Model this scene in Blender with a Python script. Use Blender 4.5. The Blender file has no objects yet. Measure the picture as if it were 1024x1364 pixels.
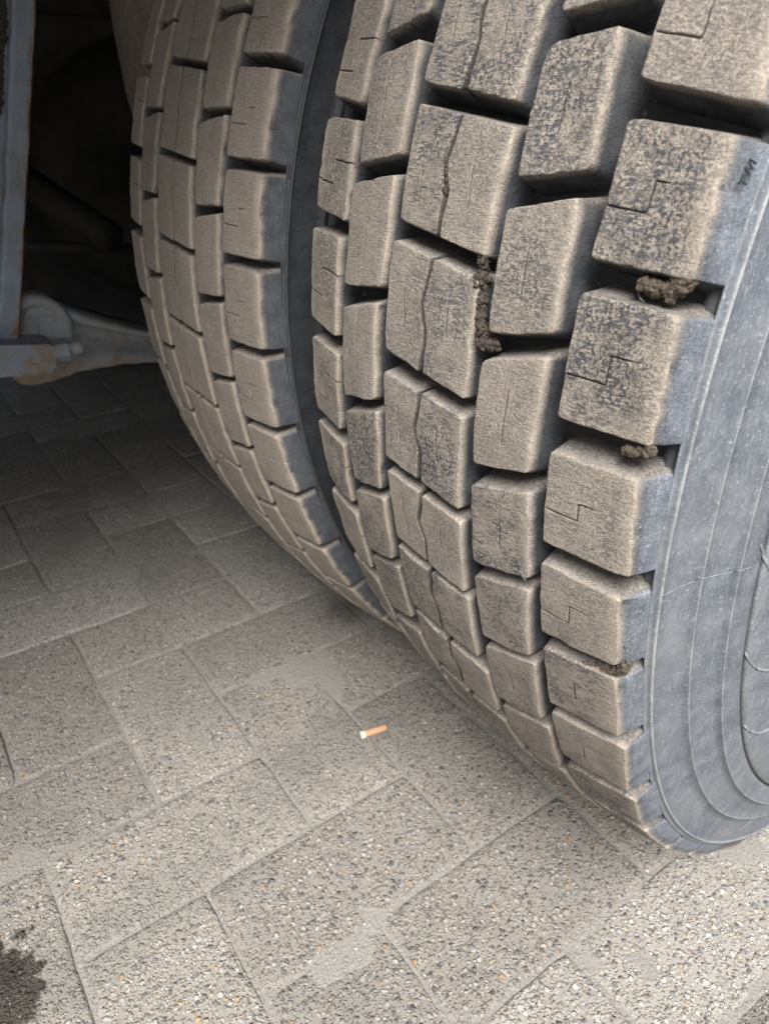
import bpy, math, random
from math import sin, cos, pi, radians, sqrt, exp
from mathutils import Matrix, Vector, noise

random.seed(7)
S = bpy.context.scene
COL = S.collection

# ------------------------------------------------------------------ camera
CAM_POS = (0.2737, -0.7274, 0.6434)
PITCH, ROLL, YAW, F_PX = -0.5110, -0.0063, 0.9308, 963.35      # focal length in px of a 1024 px wide frame
B = Matrix(((1, 0, 0), (0, 0, -1), (0, 1, 0)))
CAM_ROT = Matrix.Rotation(YAW, 3, 'Z') @ Matrix.Rotation(PITCH, 3, 'X') @ B @ Matrix.Rotation(ROLL, 3, 'Z')
cam_data = bpy.data.cameras.new('camera')
cam = bpy.data.objects.new('camera', cam_data)
COL.objects.link(cam)
cam.matrix_world = Matrix.Translation(CAM_POS) @ CAM_ROT.to_4x4()
cam_data.sensor_fit = 'HORIZONTAL'
cam_data.sensor_width = 36.0
cam_data.lens = 36.0 * F_PX / 1024
cam_data.clip_start, cam_data.clip_end = 0.01, 2000
cam_data.dof.use_dof = True
cam_data.dof.focus_distance = 0.39
cam_data.dof.aperture_fstop = 19
S.camera = cam

# ------------------------------------------------------------------ sky, sun, exposure
SUN_ELEV, SUN_AZ = radians(52), radians(-38)                   # azimuth measured from +X towards +Y
sun_dir = Vector((cos(SUN_ELEV) * cos(SUN_AZ), cos(SUN_ELEV) * sin(SUN_AZ), sin(SUN_ELEV)))
W = bpy.data.worlds.new('World')
S.world = W
W.use_nodes = True
wn = W.node_tree.nodes
wl = W.node_tree.links
sky = wn.new('ShaderNodeTexSky')
sky.sky_type = 'NISHITA'
sky.sun_disc = False
sky.sun_elevation = SUN_ELEV
sky.sun_rotation = radians(90) - SUN_AZ
sky.air_density = 1.0
sky.dust_density = 4.0
sky.ozone_density = 1.0
hs = wn.new('ShaderNodeHueSaturation')
hs.inputs['Saturation'].default_value = 0.75                   # thin overcast
wl.new(sky.outputs[0], hs.inputs['Color'])
wl.new(hs.outputs[0], wn['Background'].inputs['Color'])
wn['Background'].inputs['Strength'].default_value = 0.058
sd = bpy.data.lights.new('sun', 'SUN')
sd.energy = 2.9
sd.angle = radians(32)
sd.color = (1.0, 0.985, 0.96)
so = bpy.data.objects.new('sun', sd)
so.rotation_euler = (-sun_dir).to_track_quat('-Z', 'Y').to_euler()
so.location = (3, -3, 4)
COL.objects.link(so)
S.view_settings.view_transform = 'Standard'
S.view_settings.look = 'None'
S.view_settings.gamma = 1.0
S.view_settings.use_curve_mapping = False
S.view_settings.exposure = 1.55
S.cycles.max_bounces = 5
S.cycles.diffuse_bounces = 3
S.cycles.glossy_bounces = 2
S.cycles.use_adaptive_sampling = True
S.cycles.adaptive_threshold = 0.02

# ------------------------------------------------------------------ small helpers
GZ = 0.012            # height of the paving; the tyres are flattened onto it
R = 0.5               # free radius of a tyre
CROWN = 0.710


def tag(o, label=None, cat=None, group=None, kind=None):
    if label: o['label'] = label
    if cat: o['category'] = cat
    if group: o['group'] = group
    if kind: o['kind'] = kind
    return o


def link(name, data, parent=None, loc=None):
    o = bpy.data.objects.new(name, data)
    COL.objects.link(o)
    if parent is not None: o.parent = parent
    if loc is not None: o.location = loc
    return o


def mesh(name, verts, faces, mat=None, parent=None, loc=None, smooth=True, attr=None):
    me = bpy.data.meshes.new(name)
    me.from_pydata(verts, [], faces)
    if smooth:
        me.polygons.foreach_set('use_smooth', [True] * len(me.polygons))
    if attr is not None:
        a = me.attributes.new('dirt', 'FLOAT_COLOR', 'POINT')
        flat = []
        for c in attr: flat += [c[0], c[1], c[2], c[3] if len(c) > 3 else 0.0]
        a.data.foreach_set('color', flat)
    if mat: me.materials.append(mat)
    me.update()
    return link(name, me, parent, loc)


def empty(name, loc=(0, 0, 0)):
    return link(name, None, None, loc)


def ray(u, v):
    d = CAM_ROT @ Vector((u - 512, -(v - 682), -F_PX))
    return Vector(CAM_POS), d.normalized()


def smooth01(a, b, x):
    t = min(1, max(0, (x - a) / (b - a)))
    return t * t * (3 - 2 * t)


# ------------------------------------------------------------------ material helpers
class NT:
    def __init__(self, name):
        self.m = bpy.data.materials.new(name)
        self.m.use_nodes = True
        self.n = self.m.node_tree.nodes
        self.l = self.m.node_tree.links
        self.b = self.n['Principled BSDF']
        self.out = self.n['Material Output']

    def put(self, sock, v):
        if isinstance(v, bpy.types.NodeSocket): self.l.new(v, sock)
        elif v is not None: sock.default_value = v

    def node(self, t, ins=None, **kw):
        nd = self.n.new(t)
        for k, v in kw.items(): setattr(nd, k, v)
        for k, v in (ins or {}).items(): self.put(nd.inputs[k], v)
        return nd

    def pos(self): return self.node('ShaderNodeNewGeometry').outputs['Position']

    def scaled(self, vec, s):
        return self.node('ShaderNodeVectorMath', {0: vec, 1: s}, operation='MULTIPLY').outputs[0]

    def noise(self, vec, scale, detail=4, rough=0.55, dist=0.0, out=0):
        return self.node('ShaderNodeTexNoise', {'Vector': vec, 'Scale': scale, 'Detail': detail, 'Roughness': rough, 'Distortion': dist}).outputs[out]

    def ramp(self, fac, *stops, interp='LINEAR'):
        r = self.node('ShaderNodeValToRGB', {'Fac': fac})
        e = r.color_ramp.elements
        r.color_ramp.interpolation = interp
        while len(e) < len(stops): e.new(0.5)
        for i, (p, c) in enumerate(stops):
            e[i].position = p
            e[i].color = (c, c, c, 1) if isinstance(c, (int, float)) else (*c, 1)
        return r.outputs[0]

    def math(self, op, a, b=0.0, clamp=False):
        return self.node('ShaderNodeMath', {0: a, 1: b}, operation=op, use_clamp=clamp).outputs[0]

    def mix(self, fac, a, b, mode='MIX'):
        nd = self.node('ShaderNodeMix', data_type='RGBA', blend_type=mode)
        self.put(nd.inputs[0], fac)
        for s, v in ((nd.inputs[6], a), (nd.inputs[7], b)):
            if isinstance(v, (tuple, list)): v = (*v, 1) if len(v) == 3 else v
            self.put(s, v)
        return nd.outputs[2]

    def bump(self, h, dist, strength=1.0, normal=None):
        nd = self.node('ShaderNodeBump', {'Height': h, 'Distance': dist, 'Strength': strength})
        if normal is not None: self.l.new(normal, nd.inputs['Normal'])
        return nd.outputs[0]

    def done(self, color, rough=0.85, normal=None, spec=0.3, metallic=0.0):
        self.put(self.b.inputs['Base Color'], (*color, 1) if isinstance(color, tuple) else color)
        self.put(self.b.inputs['Roughness'], rough)
        self.put(self.b.inputs['Specular IOR Level'], spec)
        self.put(self.b.inputs['Metallic'], metallic)
        if normal is not None: self.l.new(normal, self.b.inputs['Normal'])
        return self.m


def rubber_grey(t, p, mid, fine, k=1.0):
    """bluish grey sidewall rubber with a film of dust, scuffs and specks"""
    q = lambda r, g, b: (r * k, g * k, b * k)
    col = t.mix(t.ramp(mid, (0.32, 0), (0.68, 1)), q(0.080, 0.091, 0.109), q(0.138, 0.151, 0.170))
    streak = t.noise(t.scaled(p, (420, 760, 150)), 1.0, 3, 0.65)
    col = t.mix(t.math('MULTIPLY', t.ramp(streak, (0.48, 0), (0.62, 1)), 0.35), col, q(0.040, 0.047, 0.060))
    col = t.mix(t.math('MULTIPLY', t.ramp(streak, (0.30, 1), (0.41, 0)), 0.25), col, q(0.21, 0.215, 0.225))
    col = t.mix(t.math('MULTIPLY', t.ramp(fine, (0.60, 0), (0.68, 1)), 0.55), col, q(0.30, 0.305, 0.31))
    return col


def tread_material(name, speck, wall_dust, cut, grey=1.0):
    t = NT(name)
    p = t.pos()
    at = t.node('ShaderNodeAttribute', attribute_name='dirt')
    sep = t.node('ShaderNodeSeparateColor', {'Color': at.outputs['Color']})
    top, edge, sipe, butt = sep.outputs[0], sep.outputs[1], sep.outputs[2], at.outputs['Alpha']
    big = t.noise(p, 16, 2, 0.6)
    mid = t.noise(p, 90, 3, 0.65)
    fine = t.noise(p, 620, 3, 0.75)
    grain = t.noise(p, 1700, 1, 0.7)
    streak = t.noise(t.scaled(p, (210, 800, 950)), 1.0, 2, 0.65)
    dust = t.mix(t.ramp(mid, (0.3, 0), (0.7, 1)), (0.140, 0.121, 0.101), (0.232, 0.202, 0.169))
    dust = t.mix(t.ramp(grain, (0.40, 0), (0.68, 1)), dust, (0.345, 0.305, 0.258))
    dust = t.mix(t.math('MULTIPLY', t.ramp(edge, (0.25, 0), (0.8, 1)), t.ramp(mid, (0.35, 0.15), (0.65, 0.7))), dust, (0.400, 0.345, 0.278))  # paler edges: dust, with sunlit edge brightness put into its colour
    rub = t.mix(t.ramp(mid, (0.35, 0), (0.7, 1)), (0.022, 0.025, 0.030), (0.050, 0.054, 0.062))
    # dark rubber showing through the dust in speckled patches, less along the edges
    a = t.math('MULTIPLY', t.ramp(fine, (0.47, 0), (0.55, 1)), t.ramp(t.math('ADD', t.math('MULTIPLY', big, 0.5), t.math('MULTIPLY', mid, 0.5)), (0.41, 0.12), (0.54, 1)))
    smudge = t.ramp(t.noise(t.scaled(p, (90, 160, 160)), 1.0, 4, 0.7), (0.46, 0), (0.62, 0.45))
    b = t.math('MULTIPLY', t.ramp(streak, (0.47, 0), (0.58, 1)), t.ramp(mid, (0.38, 0), (0.56, 1)))
    sp = t.math('MAXIMUM', t.math('MAXIMUM', a, smudge), t.math('MULTIPLY', b, 0.85))
    orn = t.node('ShaderNodeObjectInfo').outputs['Random']
    sp = t.math('MULTIPLY', sp, t.ramp(orn, (0.0, 0.55), (1.0, 1.15)))
    sp = t.math('MULTIPLY', sp, t.math('SUBTRACT', 1.0, t.math('MULTIPLY', edge, 0.55)), True)
    cover = t.math('SUBTRACT', 1.0, t.math('MULTIPLY', sp, speck))
    # dust thins out down the walls of a block; a little settles on faces that look up
    nz = t.node('ShaderNodeSeparateXYZ', {0: t.node('ShaderNodeNewGeometry').outputs['Normal']}).outputs[2]
    up = t.math('MULTIPLY', t.ramp(nz, (0.1, 0), (0.8, 1)), 1.25 * 0.55)
    wn_ = t.math('MULTIPLY', t.ramp(fine, (0.35, 0.3), (0.65, 1)), t.math('ADD', wall_dust, up))
    tt = t.ramp(t.math('ADD', top, t.math('MULTIPLY', t.math('SUBTRACT', fine, 0.5), 0.35)), (0.50, 0), (0.90, 1))
    cov = t.mix(tt, wn_, cover)
    col = t.mix(cov, rub, dust)
    # clean shoulder flank below the dusty edge
    bm = t.ramp(t.math('ADD', butt, t.math('MULTIPLY', t.math('SUBTRACT', fine, 0.5), 0.9)), (0.30, 0), (0.95, 1))
    col = t.mix(bm, col, rubber_grey(t, p, mid, fine, grey))
    col = t.mix(t.math('MULTIPLY', sipe, cut), col, (0.020, 0.018, 0.016))
    h = t.math('ADD', t.math('MULTIPLY', fine, 0.8), t.math('MULTIPLY', grain, 0.4))
    h = t.math('ADD', h, t.math('MULTIPLY', t.ramp(streak, (0.5, 0), (0.62, 1)), -0.2))
    n = t.bump(h, 0.0013, 0.6)
    return t.done(col, t.mix(bm, (0.92, 0.92, 0.92), (0.55, 0.55, 0.55)), n, 0.25)


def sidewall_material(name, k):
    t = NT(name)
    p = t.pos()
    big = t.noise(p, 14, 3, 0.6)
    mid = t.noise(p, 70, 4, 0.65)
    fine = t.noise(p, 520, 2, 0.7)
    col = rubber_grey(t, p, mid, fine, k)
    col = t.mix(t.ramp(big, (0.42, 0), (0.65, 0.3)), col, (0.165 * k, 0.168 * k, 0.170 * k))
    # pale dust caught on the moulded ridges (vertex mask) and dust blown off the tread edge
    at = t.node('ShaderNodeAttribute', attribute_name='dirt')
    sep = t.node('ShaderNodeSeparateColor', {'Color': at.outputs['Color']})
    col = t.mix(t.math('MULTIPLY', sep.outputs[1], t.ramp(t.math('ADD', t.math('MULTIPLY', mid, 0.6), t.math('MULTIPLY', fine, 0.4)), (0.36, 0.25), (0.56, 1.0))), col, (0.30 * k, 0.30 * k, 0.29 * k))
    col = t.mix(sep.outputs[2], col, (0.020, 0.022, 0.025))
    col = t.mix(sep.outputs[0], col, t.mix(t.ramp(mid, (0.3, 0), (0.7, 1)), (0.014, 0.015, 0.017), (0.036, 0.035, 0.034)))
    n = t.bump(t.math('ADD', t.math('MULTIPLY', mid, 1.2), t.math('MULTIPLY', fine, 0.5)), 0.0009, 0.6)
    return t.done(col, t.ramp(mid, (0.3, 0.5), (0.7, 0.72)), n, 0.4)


def paver_material(name, sand):
    t = NT(name)
    p = t.pos()
    big = t.noise(p, 6, 2, 0.6)
    mid = t.noise(p, 28, 4, 0.65)
    fine = t.noise(p, 800, 2, 0.7)
    warp = t.node('ShaderNodeVectorMath', {0: p, 1: t.scaled(t.node('ShaderNodeTexNoise', {'Vector': p, 'Scale': 260, 'Detail': 1}).outputs[1], (0.0035, 0.0035, 0.0035))}, operation='ADD').outputs[0]
    matrix = t.mix(t.ramp(mid, (0.3, 0), (0.7, 1)), (0.172, 0.160, 0.142), (0.262, 0.247, 0.222))
    matrix = t.mix(t.ramp(fine, (0.35, 0.0), (0.7, 0.8)), matrix, (0.32, 0.30, 0.27))
    heights, col = [], matrix
    for sc, lo, hi in ((400, 0.34, 0.58), (190, 0.36, 0.50)):
        v = t.node('ShaderNodeTexVoronoi', {'Vector': warp, 'Scale': sc, 'Randomness': 1.0}, feature='F1')
        d = v.outputs['Distance']
        rnd = t.node('ShaderNodeSeparateColor', {'Color': v.outputs['Color']})
        present = t.ramp(rnd.outputs[1], (0.22, 0), (0.26, 1)) if sc > 200 else t.ramp(rnd.outputs[1], (0.45, 0), (0.49, 1))
        mask = t.math('MULTIPLY', t.ramp(d, (lo, 1), (hi, 0)), present)
        stone = t.ramp(rnd.outputs[0], (0.0, (0.080, 0.080, 0.084)), (0.09, (0.27, 0.25, 0.22)), (0.30, (0.40, 0.38, 0.345)), (0.46, (0.165, 0.155, 0.142)),
                       (0.58, (0.44, 0.415, 0.375)), (0.74, (0.150, 0.162, 0.182)), (0.82, (0.36, 0.30, 0.225)), (0.92, (0.54, 0.52, 0.485)), (0.982, (0.46, 0.27, 0.11)), interp='CONSTANT')
        stone = t.mix(t.ramp(fine, (0.35, 0), (0.7, 0.4)), stone, (0.22, 0.20, 0.18))
        col = t.mix(t.math('MULTIPLY', mask, 0.9), col, stone)
        heights.append(t.math('MULTIPLY', mask, t.math('SUBTRACT', 1.0, d)))
    # sandy film that hides the stones in drifts
    sandc = t.mix(t.ramp(fine, (0.35, 0), (0.7, 1)), (0.170, 0.160, 0.145), (0.258, 0.245, 0.223))
    dm = t.ramp(t.math('ADD', t.math('MULTIPLY', big, 0.6), t.math('MULTIPLY', mid, 0.5)), (0.54, 0.04), (0.70, 0.75))
    # drift round the cigarette end and the joint beside it
    sx = t.node('ShaderNodeSeparateXYZ', {0: p})

    def blob(x, y, rx, ry, ang=0.0):
        ca, sa = cos(ang), sin(ang)
        dx = t.math('SUBTRACT', sx.outputs[0], x)
        dy = t.math('SUBTRACT', sx.outputs[1], y)
        a = t.math('ADD', t.math('MULTIPLY', dx, ca), t.math('MULTIPLY', dy, sa))
        b = t.math('SUBTRACT', t.math('MULTIPLY', dy, ca), t.math('MULTIPLY', dx, sa))
        a = t.math('POWER', t.math('ABSOLUTE', t.math('DIVIDE', a, rx)), 2.0)
        b = t.math('POWER', t.math('ABSOLUTE', t.math('DIVIDE', b, ry)), 2.0)
        return t.math('SQRT', t.math('ADD', a, b))

    nz = t.math('MULTIPLY', t.math('SUBTRACT', t.noise(p, 55, 4, 0.7), 0.5), 1.9)
    dr = t.ramp(t.math('ADD', blob(-0.235, -0.43, 0.06, 0.14, 0.1), nz), (0.55, 1), (1.1, 0))
    dr2 = t.ramp(t.math('ADD', blob(-0.165, -0.70, 0.05, 0.22, 0.1), nz), (0.5, 1), (1.1, 0))
    dm = t.math('MAXIMUM', dm, t.math('MULTIPLY', t.math('MAXIMUM', dr, dr2), 0.9))
    dm = t.math('MAXIMUM', dm, sand)
    col = t.mix(dm, col, sandc)
    # spilled oil on the stones: one dark wet patch and two old faded spots
    oil = t.ramp(t.math('ADD', blob(-0.180, -0.790, 0.054, 0.044), nz), (0.70, 1), (0.90, 0))
    old = t.ramp(t.math('ADD', blob(-0.435, -0.265, 0.045, 0.04), nz), (0.4, 0.6), (1.0, 0))
    col = t.mix(old, col, (0.055, 0.052, 0.050))
    col = t.mix(t.math('MULTIPLY', oil, 0.93), col, t.mix(t.ramp(mid, (0.4, 0), (0.6, 1)), (0.022, 0.018, 0.015), (0.060, 0.050, 0.042)))
    if sand < 0.5:
        orn = t.node('ShaderNodeObjectInfo').outputs['Random']
        col = t.mix(1.0, col, t.ramp(orn, (0.0, (0.80, 0.79, 0.78)), (0.5, (0.98, 0.97, 0.95)), (1.0, (1.12, 1.12, 1.12))), 'MULTIPLY')
    h = t.math('ADD', t.math('ADD', t.math('MULTIPLY', heights[0], 0.7), heights[1]), t.math('MULTIPLY', fine, 0.4))
    n = t.bump(h, 0.0020, 0.5 if sand > 0.5 else 1.0)
    rough = t.mix(oil, (0.88, 0.88, 0.88), (0.42, 0.42, 0.42))
    return t.done(col, rough, n, 0.3)


def painted_metal(name, base, base2, rust_amt=1.0):
    t = NT(name)
    p = t.pos()
    big = t.noise(p, 11, 5, 0.65)
    mid = t.noise(p, 55, 6, 0.7)
    fine = t.noise(p, 380, 4, 0.7)
    col = t.mix(t.ramp(mid, (0.3, 0), (0.7, 1)), base, base2)
    dirt = t.ramp(t.math('ADD', t.math('MULTIPLY', big, 0.6), t.math('MULTIPLY', mid, 0.5)), (0.50, 0.05), (0.66, 0.8))
    col = t.mix(dirt, col, (0.135, 0.115, 0.095))
    at = t.node('ShaderNodeAttribute', attribute_name='dirt')
    sep = t.node('ShaderNodeSeparateColor', {'Color': at.outputs['Color']})
    rm = t.math('ADD', t.math('MULTIPLY', sep.outputs[0], 0.25), t.math('ADD', t.math('MULTIPLY', mid, 0.7), t.math('MULTIPLY', fine, 0.3)))
    rust = t.math('MULTIPLY', t.ramp(rm, (0.60, 0), (0.72, 1)), rust_amt)
    rc = t.mix(t.ramp(fine, (0.35, 0), (0.65, 1)), (0.10, 0.055, 0.032), (0.28, 0.195, 0.125))
    col = t.mix(rust, col, rc)
    n = t.bump(t.math('ADD', t.math('MULTIPLY', mid, 0.8), t.math('MULTIPLY', fine, 0.4)), 0.002, 0.6)
    return t.done(col, 0.66, n, 0.35)


def plain(name, c1, c2, scale=60, rough=0.85, bump=0.001, spec=0.3, metallic=0.0):
    t = NT(name)
    p = t.pos()
    a = t.noise(p, scale, 5, 0.65)
    col = t.mix(t.ramp(a, (0.3, 0), (0.7, 1)), c1, c2)
    return t.done(col, rough, t.bump(t.noise(p, scale * 5, 4, 0.7), bump, 0.7), spec, metallic)


M_TREAD = tread_material('dusty_tread_rubber', 0.95, 0.05, 0.85, 1.3)
M_TREAD_IN = tread_material('dusty_tread_rubber_even', 0.38, 0.18, 0.45, 0.6)  # flank grey lowered, shade of the twin gap put into it
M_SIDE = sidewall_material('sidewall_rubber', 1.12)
M_SIDE_IN = sidewall_material('sidewall_rubber_clean_shaded', 0.22)  # cleaner rubber, darkened further with painted shade between the twin tyres
M_PAVER = paver_material('exposed_aggregate_concrete', 0.0)
M_SAND = paver_material('joint_sand', 0.88)
M_BLUE = painted_metal('blue_grey_paint', (0.155, 0.200, 0.255), (0.250, 0.300, 0.365))
M_ARM = painted_metal('weathered_cast_steel', (0.175, 0.195, 0.212), (0.345, 0.365, 0.378), 0.9)
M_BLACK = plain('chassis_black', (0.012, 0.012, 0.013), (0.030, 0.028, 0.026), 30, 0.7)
M_DUSTY = plain('dusty_black_rubber', (0.085, 0.072, 0.058), (0.165, 0.140, 0.112), 160, 0.9)
M_STEEL = plain('wheel_steel', (0.30, 0.30, 0.30), (0.42, 0.42, 0.41), 40, 0.5, 0.0006, 0.5, 0.4)
M_MUD = plain('crumbly_soil', (0.026, 0.021, 0.017), (0.098, 0.080, 0.064), 420, 0.95, 0.001, 0.2)
M_MUD_DRY = plain('dry_soil', (0.115, 0.085, 0.060), (0.270, 0.215, 0.160), 420, 0.95, 0.001, 0.2)
M_MUD_MIX = plain('half_dry_soil', (0.038, 0.030, 0.024), (0.150, 0.120, 0.093), 520, 0.95, 0.001, 0.2)
M_GRIT = plain('grit_stone', (0.12, 0.11, 0.10), (0.48, 0.45, 0.41), 150, 0.9, 0.0005, 0.2)
M_LETTER = plain('letter_rubber', (0.020, 0.022, 0.024), (0.045, 0.047, 0.050), 200, 0.7)
M_WHITE = plain('white_stone', (0.40, 0.39, 0.37), (0.55, 0.54, 0.52), 300, 0.7)
M_FILTER = plain('cork_paper', (0.33, 0.185, 0.105), (0.48, 0.30, 0.185), 900, 0.8, 0.0003)
M_PAPER = plain('cigarette_paper', (0.45, 0.42, 0.34), (0.60, 0.57, 0.48), 700, 0.9, 0.0003)

# ------------------------------------------------------------------ ground: bedding sheet and herringbone pavers
ground = empty('ground', (0, 0, GZ))
tag(ground, kind='structure')

def sheet(name, x0, x1, y0, y1, nx, ny, z, amp, mat, parent):
    vs, fs = [], []
    for j in range(ny + 1):
        for i in range(nx + 1):
            x = x0 + (x1 - x0) * i / nx
            y = y0 + (y1 - y0) * j / ny
            vs.append((x, y, z + amp * noise.noise((x * 9, y * 9, 3.1)) + amp * 0.6 * noise.noise((x * 40, y * 40, 1.7))))
    for j in range(ny):
        for i in range(nx):
            a = j * (nx + 1) + i
            fs.append((a, a + 1, a + nx + 2, a + nx + 1))
    return mesh(name, vs, fs, mat, parent)

U = 0.115
PHI = radians(-1.5)
O1, O2 = -0.027, -0.0439
E1 = Vector((cos(PHI), sin(PHI), 0))
E2 = Vector((-sin(PHI), cos(PHI), 0))

def lattice(a, b): return E1 * (O1 + a * U) + E2 * (O2 + b * U)

GAP = 0.0022

def paver_mesh(w, l, seed, simple=False):
    """paving brick w x l, top at z = 0, worn rounded edge"""
    rnd = random.Random(seed)
    vs, fs = [], []
    rings = [(0.0, -0.030), (0.0001, -0.0040), (0.0007, -0.0014), (0.0022, -0.0003), (0.0060, 0.0)]
    if simple: rings = [(0.0, -0.03), (0.0006, -0.003), (0.004, 0.0)]
    n = 10 if not simple else 3
    loops = []
    for inset, z in rings:
        loop = []
        hw, hl = w / 2 - inset, l / 2 - inset
        cs = [(-hw, -hl), (hw, -hl), (hw, hl), (-hw, hl)]
        for k in range(4):
            a, b = cs[k], cs[(k + 1) % 4]
            for i in range(n):
                f = i / n
                x, y = a[0] + (b[0] - a[0]) * f, a[1] + (b[1] - a[1]) * f
                q = 0.0 if simple else 0.0011
                x += q * noise.noise((x * 70 + seed * 5.1, y * 70, 0.3))
                y += q * noise.noise((x * 70, y * 70 + seed * 3.7, 7.3))
                zz = z if simple or z < -0.01 else z + 0.0006 * noise.noise((x * 60 + seed, y * 60, 2.2))
                cr = 1 - 0.16 * (abs(x) / hw) ** 8 * (abs(y) / hl) ** 8 * (0 if simple else 0.12)
                loop.append(len(vs))
                vs.append((x * cr, y * cr, zz))
        loops.append(loop)
    for a, b in zip(loops, loops[1:]):
        m = len(a)
        for i in range(m):
            fs.append((a[i], a[(i + 1) % m], b[(i + 1) % m], b[i]))
    c = len(vs)
    vs.append((0, 0, 0.0004 if not simple else 0))
    top = loops[-1]
    for i in range(len(top)): fs.append((top[i], top[(i + 1) % len(top)], c))
    return vs, fs

def bricks():
    for k in range(-60, 60):
        for m in range(-30, 30):
            a, b = k + 2 * m, k - 2 * m
            yield a + 1, b, 2, 1
            yield a + 1, b + 1, 1, 2

shared = []
for s in range(6):
    vs, fs = paver_mesh(2 * U - GAP, U - GAP, s)
    me = bpy.data.meshes.new('paver')
    me.from_pydata(vs, [], fs)
    me.polygons.foreach_set('use_smooth', [True] * len(me.polygons))
    me.materials.append(M_PAVER)
    shared.append(me)

def px(pt):
    q = CAM_ROT.transposed() @ (pt - Vector(CAM_POS))
    if q.z > -0.05: return None
    return 512 + F_PX * q.x / -q.z, 682 - F_PX * q.y / -q.z, -q.z

near, far = [], []
for a, b, w, l in bricks():
    c = lattice(a + w / 2, b + l / 2)
    if not (-5 < c.x < 2.2 and -2.6 < c.y < 2.6): continue
    q = px(Vector((c.x, c.y, GZ)))
    vis = q and -160 < q[0] < 1190 and 380 < q[1] < 1560 and c.x > -2.4
    (near if vis else far).append((c, w, l, q[2] if q else 9))
near.sort(key=lambda e: e[3])
far += near[290:]
near = near[:290]
rnd = random.Random(3)
for c, w, l, d in near:
    o = link('paver', shared[rnd.randrange(6)], ground)
    o.location = (c.x, c.y, rnd.uniform(-0.0010, 0.0008))
    o.rotation_euler = (rnd.uniform(-0.006, 0.006), rnd.uniform(-0.006, 0.006), PHI + (0 if w == 2 else pi / 2) + (pi if rnd.random() < 0.5 else 0) + rnd.uniform(-0.006, 0.006))
vs, fs = [], []
pv, pf = paver_mesh(2 * U - GAP, U - GAP, 0, True)
for c, w, l, d in far:
    an = PHI + (0 if w == 2 else pi / 2)
    base = len(vs)
    for x, y, z in pv: vs.append((c.x + x * cos(an) - y * sin(an), c.y + x * sin(an) + y * cos(an), z))
    fs += [tuple(base + i for i in f) for f in pf]
tag(mesh('paving_beyond', vs, fs, M_PAVER, ground), kind='stuff')
sheet('joint_sand', -2.6, 0.9, -1.5, 1.1, 220, 160, -0.0016, 0.0026, M_SAND, ground)
vs = [(-900, -900, 0), (900, -900, 0), (900, 900, 0), (-900, 900, 0)]
mesh('ground_sheet', [(x, y, -0.008) for x, y, z in vs], [(0, 1, 2, 3)], M_SAND, ground, smooth=False)

# ------------------------------------------------------------------ truck
truck = empty('truck', (-1.0, 0, GZ))
tag(truck, 'heavy truck standing on twin dusty lug tyres, blue grey suspension hanger beside them', 'truck')
TR = Vector((-1.0, 0, GZ))          # children are placed relative to this

D_IN = 0.3162
OUT = dict(x=[[-.1239, -.0862, -.0883, -.1225], [-.0783, -.0436, -.0434, -.0767], [-.0318, .0317, .0297, -.0317], [.0405, .0738, .0748, .0414], [.0857, .1256, .127, .086]],
           a=[[.4063, .4012, .2988, .3081], [.3341, .3514, .2485, .2347], [.2889, .2717, .1684, .1866], [.3311, .3457, .2448, .2319], [.2781, .2741, .1765, .1821]],
           d=0.12823, end=0.0269)
INN = dict(x=[[-.1252, -.0862, -.0854, -.1213], [-.078, -.0396, -.0426, -.0753], [-.0303, .0307, .0323, -.0279], [.0389, .073, .0727, .0415], [.0812, .1215, .1225, .0817]],
           a=[[.3484, .3424, .2359, .2439], [.4027, .415, .2964, .2977], [.3527, .3401, .2259, .2385], [.3997, .4122, .2972, .2926], [.3439, .3432, .2348, .2355]],
           d=2 * pi / 49, end=0.0)
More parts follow.
